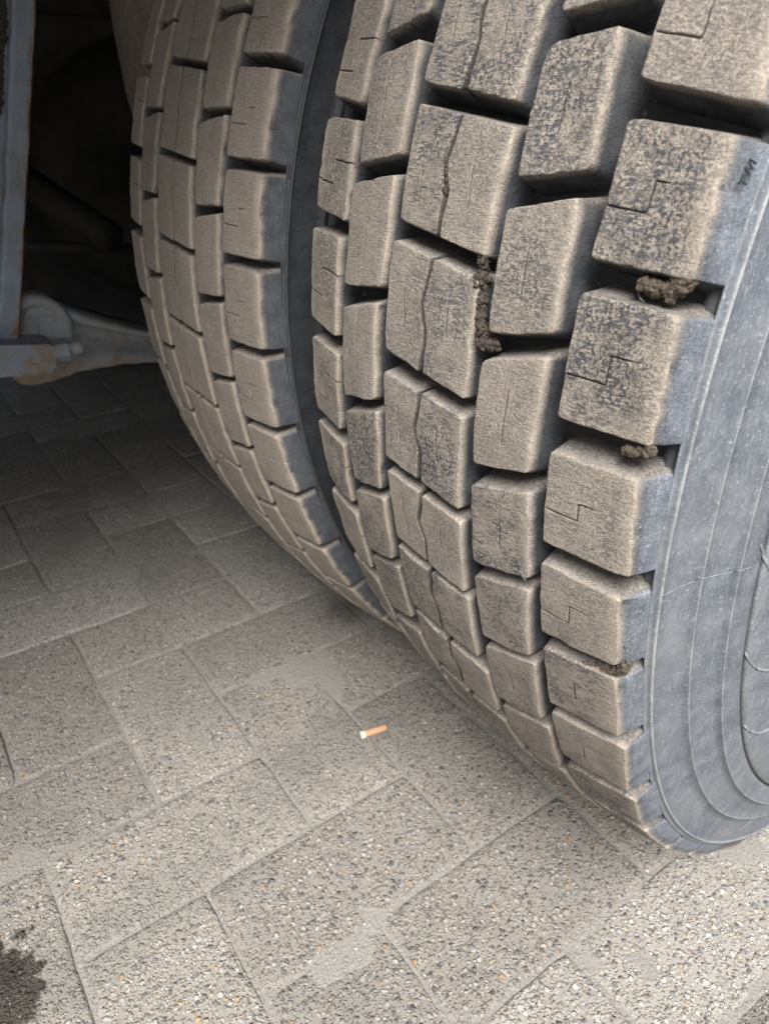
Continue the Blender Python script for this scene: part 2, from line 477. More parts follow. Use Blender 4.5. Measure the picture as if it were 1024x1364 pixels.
# shapes of single blocks of the outer tyre (row, number): corners as (offset across, angle round), clockwise from upper left
BLOCKS = {
(2,0):[(-0.0308,0.2929),(0.0332,0.275),(0.0315,0.173),(-0.0306,0.192)],
(2,1):[(-0.0325,0.1694),(0.0307,0.1503),(0.0308,0.0418),(-0.0322,0.0611)],
(2,2):[(-0.0322,0.0338),(0.03,0.0192),(0.0295,-0.0828),(-0.0322,-0.0642)],
(2,3):[(-0.032,-0.0865),(0.0305,-0.1014),(0.0289,-0.1988),(-0.0303,-0.1795)],
(2,4):[(-0.0317,-0.1983),(0.0315,-0.2109),(0.0299,-0.3125),(-0.0316,-0.3026)],
(2,5):[(-0.0317,-0.3172),(0.0348,-0.3418),(0.0304,-0.4383),(-0.0317,-0.4226)],
(1,0):[(-0.0819,0.339),(-0.0442,0.3511),(-0.0402,0.2514),(-0.0759,0.2393)],
(1,1):[(-0.0799,0.2165),(-0.0405,0.23),(-0.0404,0.1235),(-0.078,0.1131)],
(1,2):[(-0.0786,0.0848),(-0.044,0.1033),(-0.043,-0.0036),(-0.0781,-0.0191)],
(1,3):[(-0.0781,-0.0434),(-0.0407,-0.0186),(-0.0429,-0.1213),(-0.075,-0.1352)],
(1,4):[(-0.0775,-0.1585),(-0.0406,-0.134),(-0.0436,-0.2342),(-0.0788,-0.2571)],
(1,5):[(-0.0768,-0.2731),(-0.0397,-0.2466),(-0.0436,-0.3514),(-0.0792,-0.3834)],
(0,0):[(-0.1241,0.4077),(-0.0862,0.4051),(-0.0877,0.2995),(-0.1228,0.3108)],
(0,1):[(-0.1262,0.2871),(-0.0872,0.2795),(-0.0855,0.1804),(-0.1236,0.19)],
(0,2):[(-0.126,0.1634),(-0.0898,0.1581),(-0.0878,0.0485),(-0.1232,0.0568)],
(0,3):[(-0.123,0.0302),(-0.0867,0.0247),(-0.0889,-0.0753),(-0.123,-0.0652)],
(0,4):[(-0.1232,-0.0895),(-0.0876,-0.0992),(-0.0885,-0.1879),(-0.1206,-0.183)],
(3,0):[(0.0409,0.3346),(0.0707,0.3476),(0.0748,0.2503),(0.0417,0.2382)],
(3,1):[(0.0405,0.2117),(0.0736,0.2266),(0.0754,0.123),(0.0418,0.1091)],
(3,2):[(0.0405,0.0811),(0.0743,0.1001),(0.0732,-0.0079),(0.0401,-0.0213)],
(3,3):[(0.0399,-0.0471),(0.0745,-0.0303),(0.0765,-0.1266),(0.0405,-0.1414)],
(3,4):[(0.0401,-0.1637),(0.0762,-0.1439),(0.0742,-0.2455),(0.0406,-0.2566)],
(3,5):[(0.0404,-0.277),(0.0778,-0.2539),(0.0739,-0.368),(0.0387,-0.3863)],
(3,6):[(0.0399,-0.4048),(0.0786,-0.3838),(0.0727,-0.504),(0.0366,-0.5199)],
(4,-1):[(0.0857,0.406),(0.1256,0.402),(0.13,0.2995),(0.0854,0.3143)],
(4,0):[(0.0867,0.2848),(0.1247,0.2783),(0.1261,0.1833),(0.0863,0.1871)],
(4,1):[(0.0853,0.1583),(0.1254,0.1546),(0.1267,0.0539),(0.0855,0.0552)],
(4,2):[(0.0842,0.0205),(0.1243,0.0208),(0.1277,-0.0739),(0.0847,-0.0727)],
(4,3):[(0.0842,-0.0992),(0.1251,-0.1049),(0.1261,-0.189),(0.0849,-0.1901)],
(4,4):[(0.0851,-0.2148),(0.1261,-0.2101),(0.1268,-0.304),(0.0856,-0.3105)],
(4,5):[(0.0848,-0.3326),(0.1301,-0.3259),(0.1265,-0.4344),(0.0832,-0.4383)],
(4,6):[(0.0818,-0.4738),(0.13,-0.4554),(0.1264,-0.5611),(0.086,-0.5586)],
}
CUM = [0, -.0039, -.0066, -.0053, -.0102, -.0221, -.0304, -.0269]

DEPTH = 0.0185

def r_top(x): return R - CROWN * x * x

def depth(x): return DEPTH + 0.0015 * smooth01(0.110, 0.126, abs(x))

FLAT = GZ - R + 0.0006              # lowest local z a tyre reaches

def cyl(x, r, th):
    z = r * sin(th)
    return (x, -r * cos(th), max(z, FLAT))

def corners(spec, row, i, outer):
    if outer and (row, i) in BLOCKS: return BLOCKS[(row, i)]
    off = 0.0
    if outer:
        off = CUM[min(i + 1, 7)] if i >= 0 else 0.0
    return [(spec['x'][row][k], spec['a'][row][k] - spec['d'] * i - off) for k in range(4)]

def split_curve(t):                  # wavering cut that halves the centre blocks
    return -0.0030 * exp(-((t - 0.60) / 0.16) ** 2) + 0.0016 * exp(-((t - 0.36) / 0.14) ** 2)

def block_mesh(cs, row, half, seed, fine=True, FL=0.1332):
    """worn tread block; cs are its four top corners; half: None, 'L' or 'R' of a split centre block"""
    rn = random.Random(seed)
    (x0, a0), (x1, a1), (x2, a2), (x3, a3) = cs          # TL TR BR BL, measured where the flat top ends
    g, ga = 0.0006, 0.0007 / R
    x0 -= g; x3 -= g; x1 += g; x2 += g
    a0 += ga; a1 += ga; a2 -= ga; a3 -= ga
    L = R * 0.5 * (a0 + a1 - a2 - a3)

    def plan(s, t):
        xl = x3 + (x0 - x3) * t
        xr = x2 + (x1 - x2) * t
        al, ar = a3 + (a0 - a3) * t, a2 + (a1 - a2) * t
        if half:
            mid = xl + (xr - xl) * 0.49 + split_curve(t) * jit
            am = al + (ar - al) * 0.49
            if half == 'L':
                xr = mid - 0.0011; ar = am
            else:
                xl = mid + 0.0011; al = am
        return xl + (xr - xl) * s, al + (ar - al) * s

    jit = 0.75 + 0.5 * random.Random(seed // 2 * 2 + 1 if half else seed).random()
    wS = abs(plan(1, .5)[0] - plan(0, .5)[0])
    # grid lines, dense at the rims and at the sipes
    bev = 0.0009
    def axis(size, extra):
        g = [0, .12, .3, .55, .8, 1.15, 1.8]
        base = [q * bev / size for q in g]
        base += [1 - q for q in base]
        n = 7 if fine else 1
        lo, hi = base[6], 1 - base[6]
        base += [lo + (hi - lo) * (k + 1) / (n + 1) for k in range(n)]
        for e, w in extra:
            base = [q for q in base if abs(q - e) > w * 3.6 or q in (0, 1)]
            base += [e - w * 2.8, e - w * 1.5, e - w * 0.6, e + w * 0.6, e + w * 1.5, e + w * 2.8]
        out = sorted(set(max(0, min(1, round(q, 6))) for q in base))
        return out
    ws, wt = 0.00036 / wS, 0.00036 / L
    segs, es, et = [], [], []
    if fine:
        j = lambda q: q + rn.uniform(-.05, .05)
        if row in (1, 3):
            s0, ta, tb = j(.47), j(.34), j(.70)
            segs = [('v', s0, ta, tb)]; es = [(s0, ws)]
        elif row == 2:
            s0, ta, tb = j(.46), j(.36), j(.64)
            segs = [('v', s0, ta, tb)]; es = [(s0, ws)]
        elif row == 4:
            s0, ta, tb = j(.44), j(.36), j(.60)
            segs = [('h', ta, 0.02, s0), ('v', s0, ta, tb), ('h', tb, s0, s0 + .17)]
            es = [(s0, ws)]; et = [(ta, wt), (tb, wt)]
        else:
            s0, ta, tb = j(.48), j(.30), j(.60)
            segs = [('h', ta, 0.0, s0), ('v', s0, ta, tb), ('h', tb, s0, 1.0)]
            es = [(s0, ws)]; et = [(ta, wt), (tb, wt)]
    gs, gt = axis(wS, es), axis(L, et)
    ns, nt = len(gs), len(gt)
    rc = 0.0026 if fine else 0.004
    sh_out = 1 if row == 4 else (0 if row == 0 else None)
    if half:
        rc = 0.0018
    vs, at, fs = [], [], []
    sgx = seed * 1.37

    def place(s, t):
        # round the plan corners
        us, ut = s * wS, t * L
        ds, dt = min(us, wS - us), min(ut, L - ut)
        r_ = rc
        if ds < r_ and dt < r_:
            a, b = 1 - ds / r_, 1 - dt / r_
            a2, b2 = a * sqrt(1 - b * b / 2), b * sqrt(1 - a * a / 2)
            nds, ndt = r_ * (1 - a2), r_ * (1 - b2)
            us = nds if us < wS / 2 else wS - nds
            ut = ndt if ut < L / 2 else L - ndt
            dd = r_ - r_ * min(1, sqrt(a2 * a2 + b2 * b2))
        else:
            dd = min(ds, dt)
        x, a = plan(us / wS, ut / L)
        return x, a, dd

    # which grid vertices belong to the top skin
    idx = {}
    for jt, t in enumerate(gt):
        for js, s in enumerate(gs):
            x, a, dd = place(s, t)
            b_ = bev * (0.85 + 1.3 * max(-0.45, noise.noise((x * 110 + sgx, a * 55, seed * .7))) + 2.6 * max(0, noise.noise((x * 420, a * 210, seed * .3)) - 0.22))
            if sh_out is not None and (1 - s if sh_out == 1 else s) * wS < 0.006: b_ *= 1.25
            h = 0.0
            if dd < b_:
                q = 1 - dd / b_
                h = -b_ * (1 - sqrt(max(0, 1 - q * q)))
            edge = max(0.0, 1 - dd / 0.0055) * 0.35
            if half != 'L': edge = max(edge, 1 - (1 - s) * wS / 0.006)
            if sh_out is not None:
                do = (1 - s if sh_out == 1 else s) * wS
                edge = max(edge, 1.1 - do / 0.009)  # outer shoulder edge: gathered dust plus painted sunlight
            edge = min(1.0, edge)
            sip = 0.0
            for sg in segs:
                if sg[0] == 'v' and abs(s - sg[1]) < ws * 0.9 and sg[2] - 1e-6 <= t <= sg[3] + 1e-6: sip = 1
                if sg[0] == 'h' and abs(t - sg[1]) < wt * 0.9 and sg[2] - 1e-6 <= s <= sg[3] + 1e-6: sip = 1
            if sip and dd > 0.0005: h -= 0.0010
            w = 0.00030 * noise.noise((x * 300 + sgx, a * 150, 1.1)) + 0.0009 * noise.noise((x * 45 + sgx, a * 22, 4.1))
            x += 0.0007 * noise.noise((a * 110, x * 60, sgx)) * (0.35 + 1.3 * edge)
            a += 0.0018 * noise.noise((x * 200, a * 50, sgx + 9)) * (0.35 + edge)
            if half:
                dc = (s if half == 'R' else 1 - s) * wS
                if dc < 0.0055: edge = 0.0
                if dc < 0.0004: sip = 0.8
            idx[js, jt] = len(vs)
            vs.append(cyl(x, r_top(x) + h + w, a))
            tv = 1.0 if h > -0.0008 or sip else max(0.55, 1 + (h + 0.0008) * 400)
            at.append((tv, edge, sip, 0.30 if sh_out is not None and js == (ns - 1 if sh_out else 0) else 0.0))
    for jt in range(nt - 1):
        for js in range(ns - 1):
            fs.append((idx[js, jt], idx[js + 1, jt], idx[js + 1, jt + 1], idx[js, jt + 1]))
    # walls
    loop = [(js, 0) for js in range(ns - 1)] + [(ns - 1, jt) for jt in range(nt - 1)] + [(js, nt - 1) for js in range(ns - 1, 0, -1)] + [(0, jt) for jt in range(nt - 1, 0, -1)]
    ring0 = [idx[k] for k in loop]
    flatp = [place(gs[js], gt[jt]) for js, jt in loop]
    m = len(loop)
    nor = []
    for i in range(m):
        (xa, aa, _), (xb, ab, _) = flatp[i - 1], flatp[(i + 1) % m]
        tx, ty = xb - xa, (ab - aa) * R
        q = sqrt(tx * tx + ty * ty) or 1
        nor.append((ty / q, -tx / q))
    prev = ring0
    lv = ((0.30, 0.0012, 0.40), (0.75, 0.0030, 0.25), (1.06, 0.0050, 0.05)) if fine else ((1.06, 0.002, 0.1),)
    for f_, off, tv in lv:
        cur = []
        for i, (js, jt) in enumerate(loop):
            x, a, _ = flatp[i]
            nx, ny = nor[i]
            o = off
            outer_side = sh_out is not None and js == (ns - 1 if sh_out else 0)
            if half and js == (0 if half == 'R' else ns - 1): o = 0.0
            dp = (depth(x) + 0.0005) * f_ + 0.0008
            if outer_side:
                k = 1 if sh_out else -1
                xx = x + k * (0.0008 + 0.0068 * min(1, f_) ** 0.8)
                aa = a + ny * o * 0.3 / R
                # stay on the shared buttress line
                xx = k * (abs(x) + max(0.001, FL - abs(x)) * (0.18 + 0.82 * min(1, f_)))
                rr = r_top(x) - dp * 0.93
            else:
                xx, aa = x + nx * o, a + ny * o / R
                rr = r_top(x) - dp
            cur.append(len(vs))
            vs.append(cyl(xx, rr, aa))
            bt = (0.85 if f_ < 0.5 else 1.0) if outer_side else 0.0
            cutside = half and js == (0 if half == 'R' else ns - 1)
            at.append((0.0 if cutside else tv, 0, 0.8 if cutside else 0, bt))
        for i in range(m):
            fs.append((prev[i], cur[i], cur[(i + 1) % m], prev[(i + 1) % m]))
        prev = cur
    return vs, fs, at

def tyre_profile():
    """right half, from the crown to the bead: (x, r, groove, ridge, line)"""
    pr = []
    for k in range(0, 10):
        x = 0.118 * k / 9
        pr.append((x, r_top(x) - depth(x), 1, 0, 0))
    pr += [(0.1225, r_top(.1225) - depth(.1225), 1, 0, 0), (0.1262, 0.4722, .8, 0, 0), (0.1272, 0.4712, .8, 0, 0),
           (0.1300, 0.4711, .5, 0, 0), (0.1312, 0.4738, .1, 0, 0), (0.1320, 0.4742, .0, .1, 0), (0.1324, 0.4728, 0, .05, 0),
           (0.1324, 0.4713, 0, 0, .25), (0.1332, 0.4708, 0, 0, .25), (0.1346, 0.4703, 0, .8, 0), (0.1347, 0.4698, 0, .8, 0), (0.1336, 0.4692, 0, 0, 0), (0.1334, 0.4680, 0, 0, .15),
           (0.1342, 0.4620, 0, 0, 0), (0.1354, 0.4510, 0, 0, 0), (0.1364, 0.4456, 0, 0, .2), (0.1382, 0.4449, 0, 0, 0), (0.1386, 0.4446, 0, .5, 0), (0.1387, 0.4442, 0, .6, 0), (0.1382, 0.4436, 0, 0, 0),
           (0.1400, 0.4360, 0, 0, 0), (0.1420, 0.4290, 0, 0, 0), (0.1432, 0.4256, 0, 0, .2), (0.1452, 0.4249, 0, 0, 0), (0.1457, 0.4246, 0, .45, 0), (0.1458, 0.4242, 0, .5, 0), (0.1453, 0.4236, 0, 0, 0),
           (0.1464, 0.4150, 0, 0, 0), (0.1474, 0.4104, 0, 0, 0), (0.1462, 0.4096, 0, 0, 1), (0.1462, 0.4084, 0, 0, 1), (0.1484, 0.4074, 0, 0.25, 0),
           (0.1500, 0.3970, 0, 0, 0), (0.1518, 0.3820, 0, 0, 0), (0.1520, 0.3680, 0, 0, 0), (0.1500, 0.3520, 0, 0, 0), (0.1450, 0.3350, 0, 0, 0),
           (0.1370, 0.3190, 0, 0, 0), (0.1270, 0.3060, 0, 0, 0), (0.1230, 0.2990, 0, 0, 0), (0.1200, 0.2900, 0, 0, 0), (0.1080, 0.2850, 0, 0, 0)]
    return pr

# rub ring, bands and grooves were measured at r = .4725, .445, .425, .41
def lathe_tyre(name, parent, loc, seg=294, mat=None, shift=0.0):
    half = tyre_profile()
    prof = [(-x, r, g, e, l) for x, r, g, e, l in reversed(half[1:])] + [(x - shift * smooth01(0.10, 0.125, x), r, g, e, l) for x, r, g, e, l in half]
    vs, fs, at = [], [], []
    n = len(prof)
    for k in range(seg):
        th = 2 * pi * k / seg
        for x, r, g, e, l in prof:
            vs.append(cyl(x, r, th))
            at.append((g, e, l))
    for k in range(seg):
        k2 = (k + 1) % seg
        for i in range(n - 1):
            fs.append((k * n + i, k2 * n + i, k2 * n + i + 1, k * n + i + 1))
    return mesh(name, vs, fs, mat or M_SIDE, parent, loc, attr=at)

def build_tyre(spec, outer, dist, mat, lo, hi):
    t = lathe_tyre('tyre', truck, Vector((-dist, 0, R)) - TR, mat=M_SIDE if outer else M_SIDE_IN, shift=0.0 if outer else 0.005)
    rest_v, rest_f, rest_a = [], [], []
    sd_ = 100 if outer else 5000
    for i in range(-20, 29):
        for row in range(5):
            cs = corners(spec, row, i, outer)
            for half in ((None,) if row != 2 else ('L', 'R')):
                sd_ += 1 if half != 'L' else (2 if sd_ % 2 == 0 else 1) + 0
                single = lo <= i <= hi
                seed = sd_
                v, f, a = block_mesh(cs, row, half, seed, single, 0.1332 if outer or row == 0 else 0.1282)
                if single: mesh('tread_block', v, f, mat, t, attr=a)
                else:
                    b = len(rest_v)
                    rest_v += v; rest_a += a
                    rest_f += [tuple(b + q for q in ff) for ff in f]
    tag(mesh('tread', rest_v, rest_f, mat, t, attr=rest_a), kind='stuff')
    return t

tyre_out = build_tyre(OUT, True, 0.0, M_TREAD, -4, 9)
tyre_out['label'] = 'outer tyre of the pair, pale dust on its worn tread blocks, bluish grey sidewall'
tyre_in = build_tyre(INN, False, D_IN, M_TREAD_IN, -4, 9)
tyre_in['label'] = 'inner tyre of the pair, evenly brown with dust, next to the suspension arm'

def lathe(name, prof, axis, mat, parent, loc, seg=48):
    vs, fs = [], []
    n = len(prof)
    for k in range(seg):
        th = 2 * pi * k / seg
        for h, r in prof:
            if axis == 'X': vs.append((h, r * cos(th), r * sin(th)))
            elif axis == 'Z': vs.append((r * cos(th), r * sin(th), h))
            else: vs.append((r * cos(th), h, r * sin(th)))
    for k in range(seg):
        k2 = (k + 1) % seg
        for i in range(n - 1): fs.append((k * n + i, k * n + i + 1, k2 * n + i + 1, k2 * n + i))
    return mesh(name, vs, fs, mat, parent, loc)

for dist, sgn in ((0.0, 1), (D_IN, -1)):
    prof = [(0.128, .302), (0.134, .300), (0.132, .290), (0.112, .284), (0.100, .268), (0.02, .262), (-0.09, .268), (-0.112, .284), (-0.132, .290), (-0.134, .300), (-0.128, .302)]
    w = lathe('wheel_rim', prof, 'X', M_STEEL, truck, Vector((-dist, 0, R)) - TR, 96)
    lathe('wheel_disc', [(0.0 * sgn, .264), (-0.03 * sgn, .22), (-0.10 * sgn, .19), (-0.145 * sgn, .165), (-0.145 * sgn, .08), (-0.05 * sgn, .078), (-0.045 * sgn, 0.001)], 'X', M_STEEL, w, None, 64)

# far side of the truck: tyres and drums blackened, underbody shade put into their colour
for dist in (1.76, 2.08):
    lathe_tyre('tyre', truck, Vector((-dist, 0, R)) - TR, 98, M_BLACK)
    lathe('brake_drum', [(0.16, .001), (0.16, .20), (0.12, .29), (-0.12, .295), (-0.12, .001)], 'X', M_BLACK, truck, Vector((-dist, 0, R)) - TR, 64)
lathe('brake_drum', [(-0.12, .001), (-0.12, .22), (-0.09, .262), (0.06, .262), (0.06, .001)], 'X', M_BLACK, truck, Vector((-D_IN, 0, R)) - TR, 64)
S.view_layers[0].update()

def box(name, x0, x1, y0, y1, z0, z1, mat, parent=None, bev=0.004):
    vs, fs = [], []
    for z, i in ((z0, bev), (z0 + bev, 0), (z1 - bev, 0), (z1, bev)):
        vs += [(x0 + i, y0 + i, z), (x1 - i, y0 + i, z), (x1 - i, y1 - i, z), (x0 + i, y1 - i, z)]
    fs.append((3, 2, 1, 0))
    for k in range(3):
        for i in range(4): fs.append((k * 4 + i, k * 4 + (i + 1) % 4, k * 4 + 4 + (i + 1) % 4, k * 4 + 4 + i))
    fs.append((12, 13, 14, 15))
    loc = -TR if parent is truck else None
    return mesh(name, vs, fs, mat, parent, loc, smooth=False)

box('load_bed', -2.25, 0.15, -4.5, 5.0, 1.06, 1.34, M_BLACK, truck)  # unseen bed, stretched rearward to hold back sky light
box('light_blocker_skirt', -2.25, -2.21, -4.5, -0.62, 0.28, 1.055, M_BLACK, truck, 0.01)  # unseen skirt, added to block light from the far side
box('light_blocker_tank', -2.2, -1.75, -1.9, -0.62, 0.30, 1.0, M_BLACK, truck, 0.05)  # unseen tank, added to stop far-side light reaching the ground
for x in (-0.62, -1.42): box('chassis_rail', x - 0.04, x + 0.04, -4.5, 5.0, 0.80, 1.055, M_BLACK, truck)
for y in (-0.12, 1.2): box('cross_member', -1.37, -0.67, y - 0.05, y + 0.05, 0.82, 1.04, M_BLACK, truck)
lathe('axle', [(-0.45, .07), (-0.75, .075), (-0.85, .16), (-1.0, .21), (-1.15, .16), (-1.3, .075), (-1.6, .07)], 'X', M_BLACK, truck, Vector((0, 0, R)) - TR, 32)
box('light_blocker_tank_front', -2.2, -1.75, 0.75, 2.0, 0.42, 1.0, M_BLACK, truck, 0.05)  # unseen tank, put in as an occluder on the far side

# ------------------------------------------------------------------ suspension beside the inner tyre
def on_x(u, v, x):
    c, d = ray(u, v)
    return c + d * ((x - c.x) / d.x)

def bumpy(p, amp, sc, seed):
    return p + Vector((noise.noise((p.x * sc, p.y * sc, p.z * sc + seed)), noise.noise((p.x * sc + 9, p.y * sc, p.z * sc + seed)), noise.noise((p.x * sc, p.y * sc + 9, p.z * sc + seed)))) * amp

def loft(name, rings, mat, parent, amp=0.0012, caps=True, rust=None, smooth=True):
    """closed rings of world points"""
    vs, fs, at = [], [], []
    n = len(rings[0])
    for k, rg in enumerate(rings):
        for i, p in enumerate(rg):
            p = bumpy(Vector(p), amp, 60, k * 0.0)
            vs.append(p - TR)
            r_ = rust(k, i) if rust else 0
            at.append((r_, 0, 0))
    for k in range(len(rings) - 1):
        for i in range(n):
            a, b = k * n + i, k * n + (i + 1) % n
            fs.append((a, b, b + n, a + n))
    if caps:
        fs.append(tuple(range(n - 1, -1, -1)))
        fs.append(tuple((len(rings) - 1) * n + i for i in range(n)))
    o = mesh(name, vs, fs, mat, parent, smooth=smooth, attr=at)
    return o

def dense(poly, step):
    out = []
    for k in range(len(poly)):
        a, b = Vector(poly[k]), Vector(poly[(k + 1) % len(poly)])
        n = max(1, int((b - a).length / step))
        for i in range(n): out.append(tuple(a + (b - a) * (i / n)))
    return out

XB = -0.70                                     # plane of the hanger
# open channel section (y to the right, x towards the camera): wide flange, mud filled groove, narrow flange, thin rusty edge
top_pt, bot_pt = on_x(52, -60, XB), on_x(25, 470, XB)
sec = [(0.000, 0.000), (0.000, -0.030), (-0.075, -0.034), (-0.200, -0.034), (-0.200, 0.018), (-0.070, 0.018), (-0.066, 0.014), (-0.063, -0.003), (-0.041, -0.003), (-0.038, 0.010), (-0.033, 0.014), (-0.005, 0.012)]
sec = [(y * 0.66 if y > -0.1 else y, x * 0.66) for y, x in sec]
sec = dense(sec, 0.005)
rings = []
NB = 46
for k in range(NB + 1):
    f_ = k / NB
    c = top_pt + (bot_pt - top_pt) * f_
    wide = 1.0 + 0.55 * smooth01(0.80, 1.0, f_)
    grv = 1 - smooth01(0.86, 0.97, f_)
    ring = []
    for y, x in sec:
        xx = x
        if -0.044 < y < -0.0237 and x > -0.013: xx = 0.0092 + (x - 0.0092) * grv
        ring.append((c.x + xx, c.y + y * (1 if y < -0.1 else wide) , c.z))
    rings.append(ring)
hanger = loft('hanger_bracket', rings, M_BLUE, truck, 0.0016, rust=lambda k, i: 0.9 if (abs(sec[i][0]) < 0.006) else 0.15 + 0.5 * smooth01(0.8, 1, k / NB), smooth=False)
hanger['label'] = 'blue grey painted hanger bracket with mud in its groove and rusty edges'

def clump(name, path, rad, n, size, mat, seed, parent=None, squash=None):
    """crumbs of soil gathered along a path of world points"""
    rn = random.Random(seed)
    phi = (1 + sqrt(5)) / 2
    ico = [(-1, phi, 0), (1, phi, 0), (-1, -phi, 0), (1, -phi, 0), (0, -1, phi), (0, 1, phi), (0, -1, -phi), (0, 1, -phi), (phi, 0, -1), (phi, 0, 1), (-phi, 0, -1), (-phi, 0, 1)]
    icf = [(0, 11, 5), (0, 5, 1), (0, 1, 7), (0, 7, 10), (0, 10, 11), (1, 5, 9), (5, 11, 4), (11, 10, 2), (10, 7, 6), (7, 1, 8), (3, 9, 4), (3, 4, 2), (3, 2, 6), (3, 6, 8), (3, 8, 9), (4, 9, 5), (2, 4, 11), (6, 2, 10), (8, 6, 7), (9, 8, 1)]
    vs, fs = [], []
    org = TR if parent is truck else path[0]
    for k in range(n):
        f_ = rn.random() * (len(path) - 1)
        i = min(int(f_), len(path) - 2)
        c = path[i].lerp(path[i + 1], f_ - i)
        v = Vector((rn.gauss(0, 1), rn.gauss(0, 1), rn.gauss(0, 1)))
        v = v.normalized() * rad * rn.random() ** 0.5 * (0.35 + 1.5 * abs(noise.noise((f_ * 3.1, seed, 0.4))))
        c = c + v
        s = size * (0.35 + 1.1 * rn.random() ** 2.2)
        q = Matrix.Rotation(rn.random() * 6, 3, Vector((rn.random(), rn.random(), rn.random() + .1)).normalized())
        b = len(vs)
        for p in ico:
            p = q @ Vector(p) * (s / 1.9)
            p *= 1 + 0.55 * noise.noise(p * (1.2 / size) + Vector((k, seed, 0)))
            vs.append(c + p - org)
        fs += [tuple(b + j for j in t) for t in icf]
    o = mesh(name, vs, fs, mat, parent, None if parent is truck else path[0], smooth=False)
    return o

gpath = [top_pt.lerp(bot_pt, f_) + Vector((-0.001, -0.0345, 0)) for f_ in (0.0, 0.1, 0.2, 0.3, 0.35)]
gm = clump('mud_filling', gpath, 0.0058, 1600, 0.0026, M_MUD, 5)
tag(gm, 'dark crumbly mud packed in the groove of the blue grey hanger bracket', 'mud')

# forged arm: deep at the eye, tapering towards the axle, with a hollow web between two flanges
stations = [(18, 452, 505), (30, 398, 512), (45, 394, 512), (62, 397, 508), (80, 403, 502), (98, 410, 494), (120, 417, 488), (145, 424, 484), (175, 432, 481), (205, 438, 479), (245, 446, 476), (300, 452, 474)]
XA = -0.735
rings = []
arm_n = 26
for k, (u, vt, vb) in enumerate(stations):
    a, b = on_x(u, vt, XA), on_x(u, vb, XA)
    h = (a - b).length
    ring = []
    web = 0.030 * smooth01(2, 4, k)
    fl = 0.17
    prof = [(0, 0.0), (0.03, 0.020), (0.08, 0.026), (fl, 0.024), (fl + .07, 0.024 - web * .8), (0.45, 0.024 - web * 0.75), (0.60, 0.024 - web * .35), (0.74, 0.024 - web * .05), (0.86, 0.027), (0.95, 0.022), (1.0, 0.0)]
    for f_, x in prof: ring.append(tuple(a.lerp(b, f_) + Vector((x, 0, 0))))
    for f_ in (1.0, 0.8, 0.5, 0.2, 0.0): ring.append(tuple(a.lerp(b, f_) + Vector((-0.04, 0, 0))))
    rings.append(ring)
fine_rings = []
for k in range(len(rings) - 1):
    for j in range(5):
        fine_rings.append([tuple(Vector(p).lerp(Vector(q), j / 5)) for p, q in zip(rings[k], rings[k + 1])])
fine_rings.append(rings[-1])
arm = loft('suspension_arm', fine_rings, M_ARM, truck, 0.0022, rust=lambda k, i: 0.75 if i in (8, 9, 10) else 0.25)
arm['label'] = 'weathered grey cast suspension arm tapering behind the inner tyre, rust on its lower flange'

def disc_at(u, v, x, prof, mat, name, seg=28, parent=truck):
    c = on_x(u, v, x)
    return lathe(name, prof, 'X', mat, parent, c - TR, seg)

# bushing eye of the arm, clevis block and its nut
disc_at(46, 437, XA + 0.012, [(-0.02, .044), (0.014, .044), (0.019, .040), (0.019, .031), (0.012, .029), (0.010, .001)], M_ARM, 'bushing_eye', 40)
ring_a = [on_x(u, v, XB + 0.022) for u, v in ((-40, 452), (10, 455), (60, 452), (70, 456), (72, 484), (64, 492), (10, 497), (-40, 500))]
blk_r = []
for x, sc in ((-0.030, 1.0), (0.0, 1.0), (0.016, 1.0), (0.020, 0.95)):
    c = sum(ring_a, Vector()) / len(ring_a)
    blk_r.append([tuple(c + (p - c) * sc + Vector((x, 0, 0))) for p in ring_a])
cl = loft('clevis_block', blk_r, M_BLUE, truck, 0.001, rust=lambda k, i: 0.7 if i in (3, 4, 5) else 0.3, smooth=False)

def hex_along(name, c, axis_dir, r, h, mat, parent, sides=6, tip=None):
    z = axis_dir.normalized()
    x = z.orthogonal().normalized()
    y = z.cross(x)
    rings_ = []
    for d, rr in ((0, r * .98), (h * .85, r), (h, r * .86)):
        rings_.append([tuple(c + z * d + (x * cos(2 * pi * k / sides) + y * sin(2 * pi * k / sides)) * rr) for k in range(sides)])
    if tip:
        n_, l_, rt = tip
        rings_.append([tuple(c + z * h + (x * cos(2 * pi * k / sides) + y * sin(2 * pi * k / sides)) * rt) for k in range(sides)])
        rings_.append([tuple(c + z * (h + l_) + (x * cos(2 * pi * k / sides) + y * sin(2 * pi * k / sides)) * rt) for k in range(sides)])
    return loft(name, rings_, mat, parent, 0.0003, smooth=False)

nut_c = on_x(71, 468, XB + 0.030)
nut_dir = (on_x(100, 464, XB + 0.034) - nut_c)
hex_along('nut', nut_c - TR * 0, nut_dir, 0.0145, 0.020, M_BLUE, truck)
end_c = on_x(90, 464, XB + 0.033)
hex_along('bolt_end', end_c, nut_dir, 0.0085, 0.017, M_ARM, truck, 14)

# air spring above and behind, only its dusty flank shows past the tyre
ac = Vector((-0.66, -0.245, 0.0))
lathe('air_spring', [(0.555, 0.001), (0.555, 0.075), (0.562, 0.100), (0.580, 0.120), (0.610, 0.133), (0.66, 0.140), (0.72, 0.143), (0.80, 0.142), (0.85, 0.13), (0.878, 0.10), (0.88, 0.001)], 'Z', M_DUSTY, truck, ac - TR, 56)
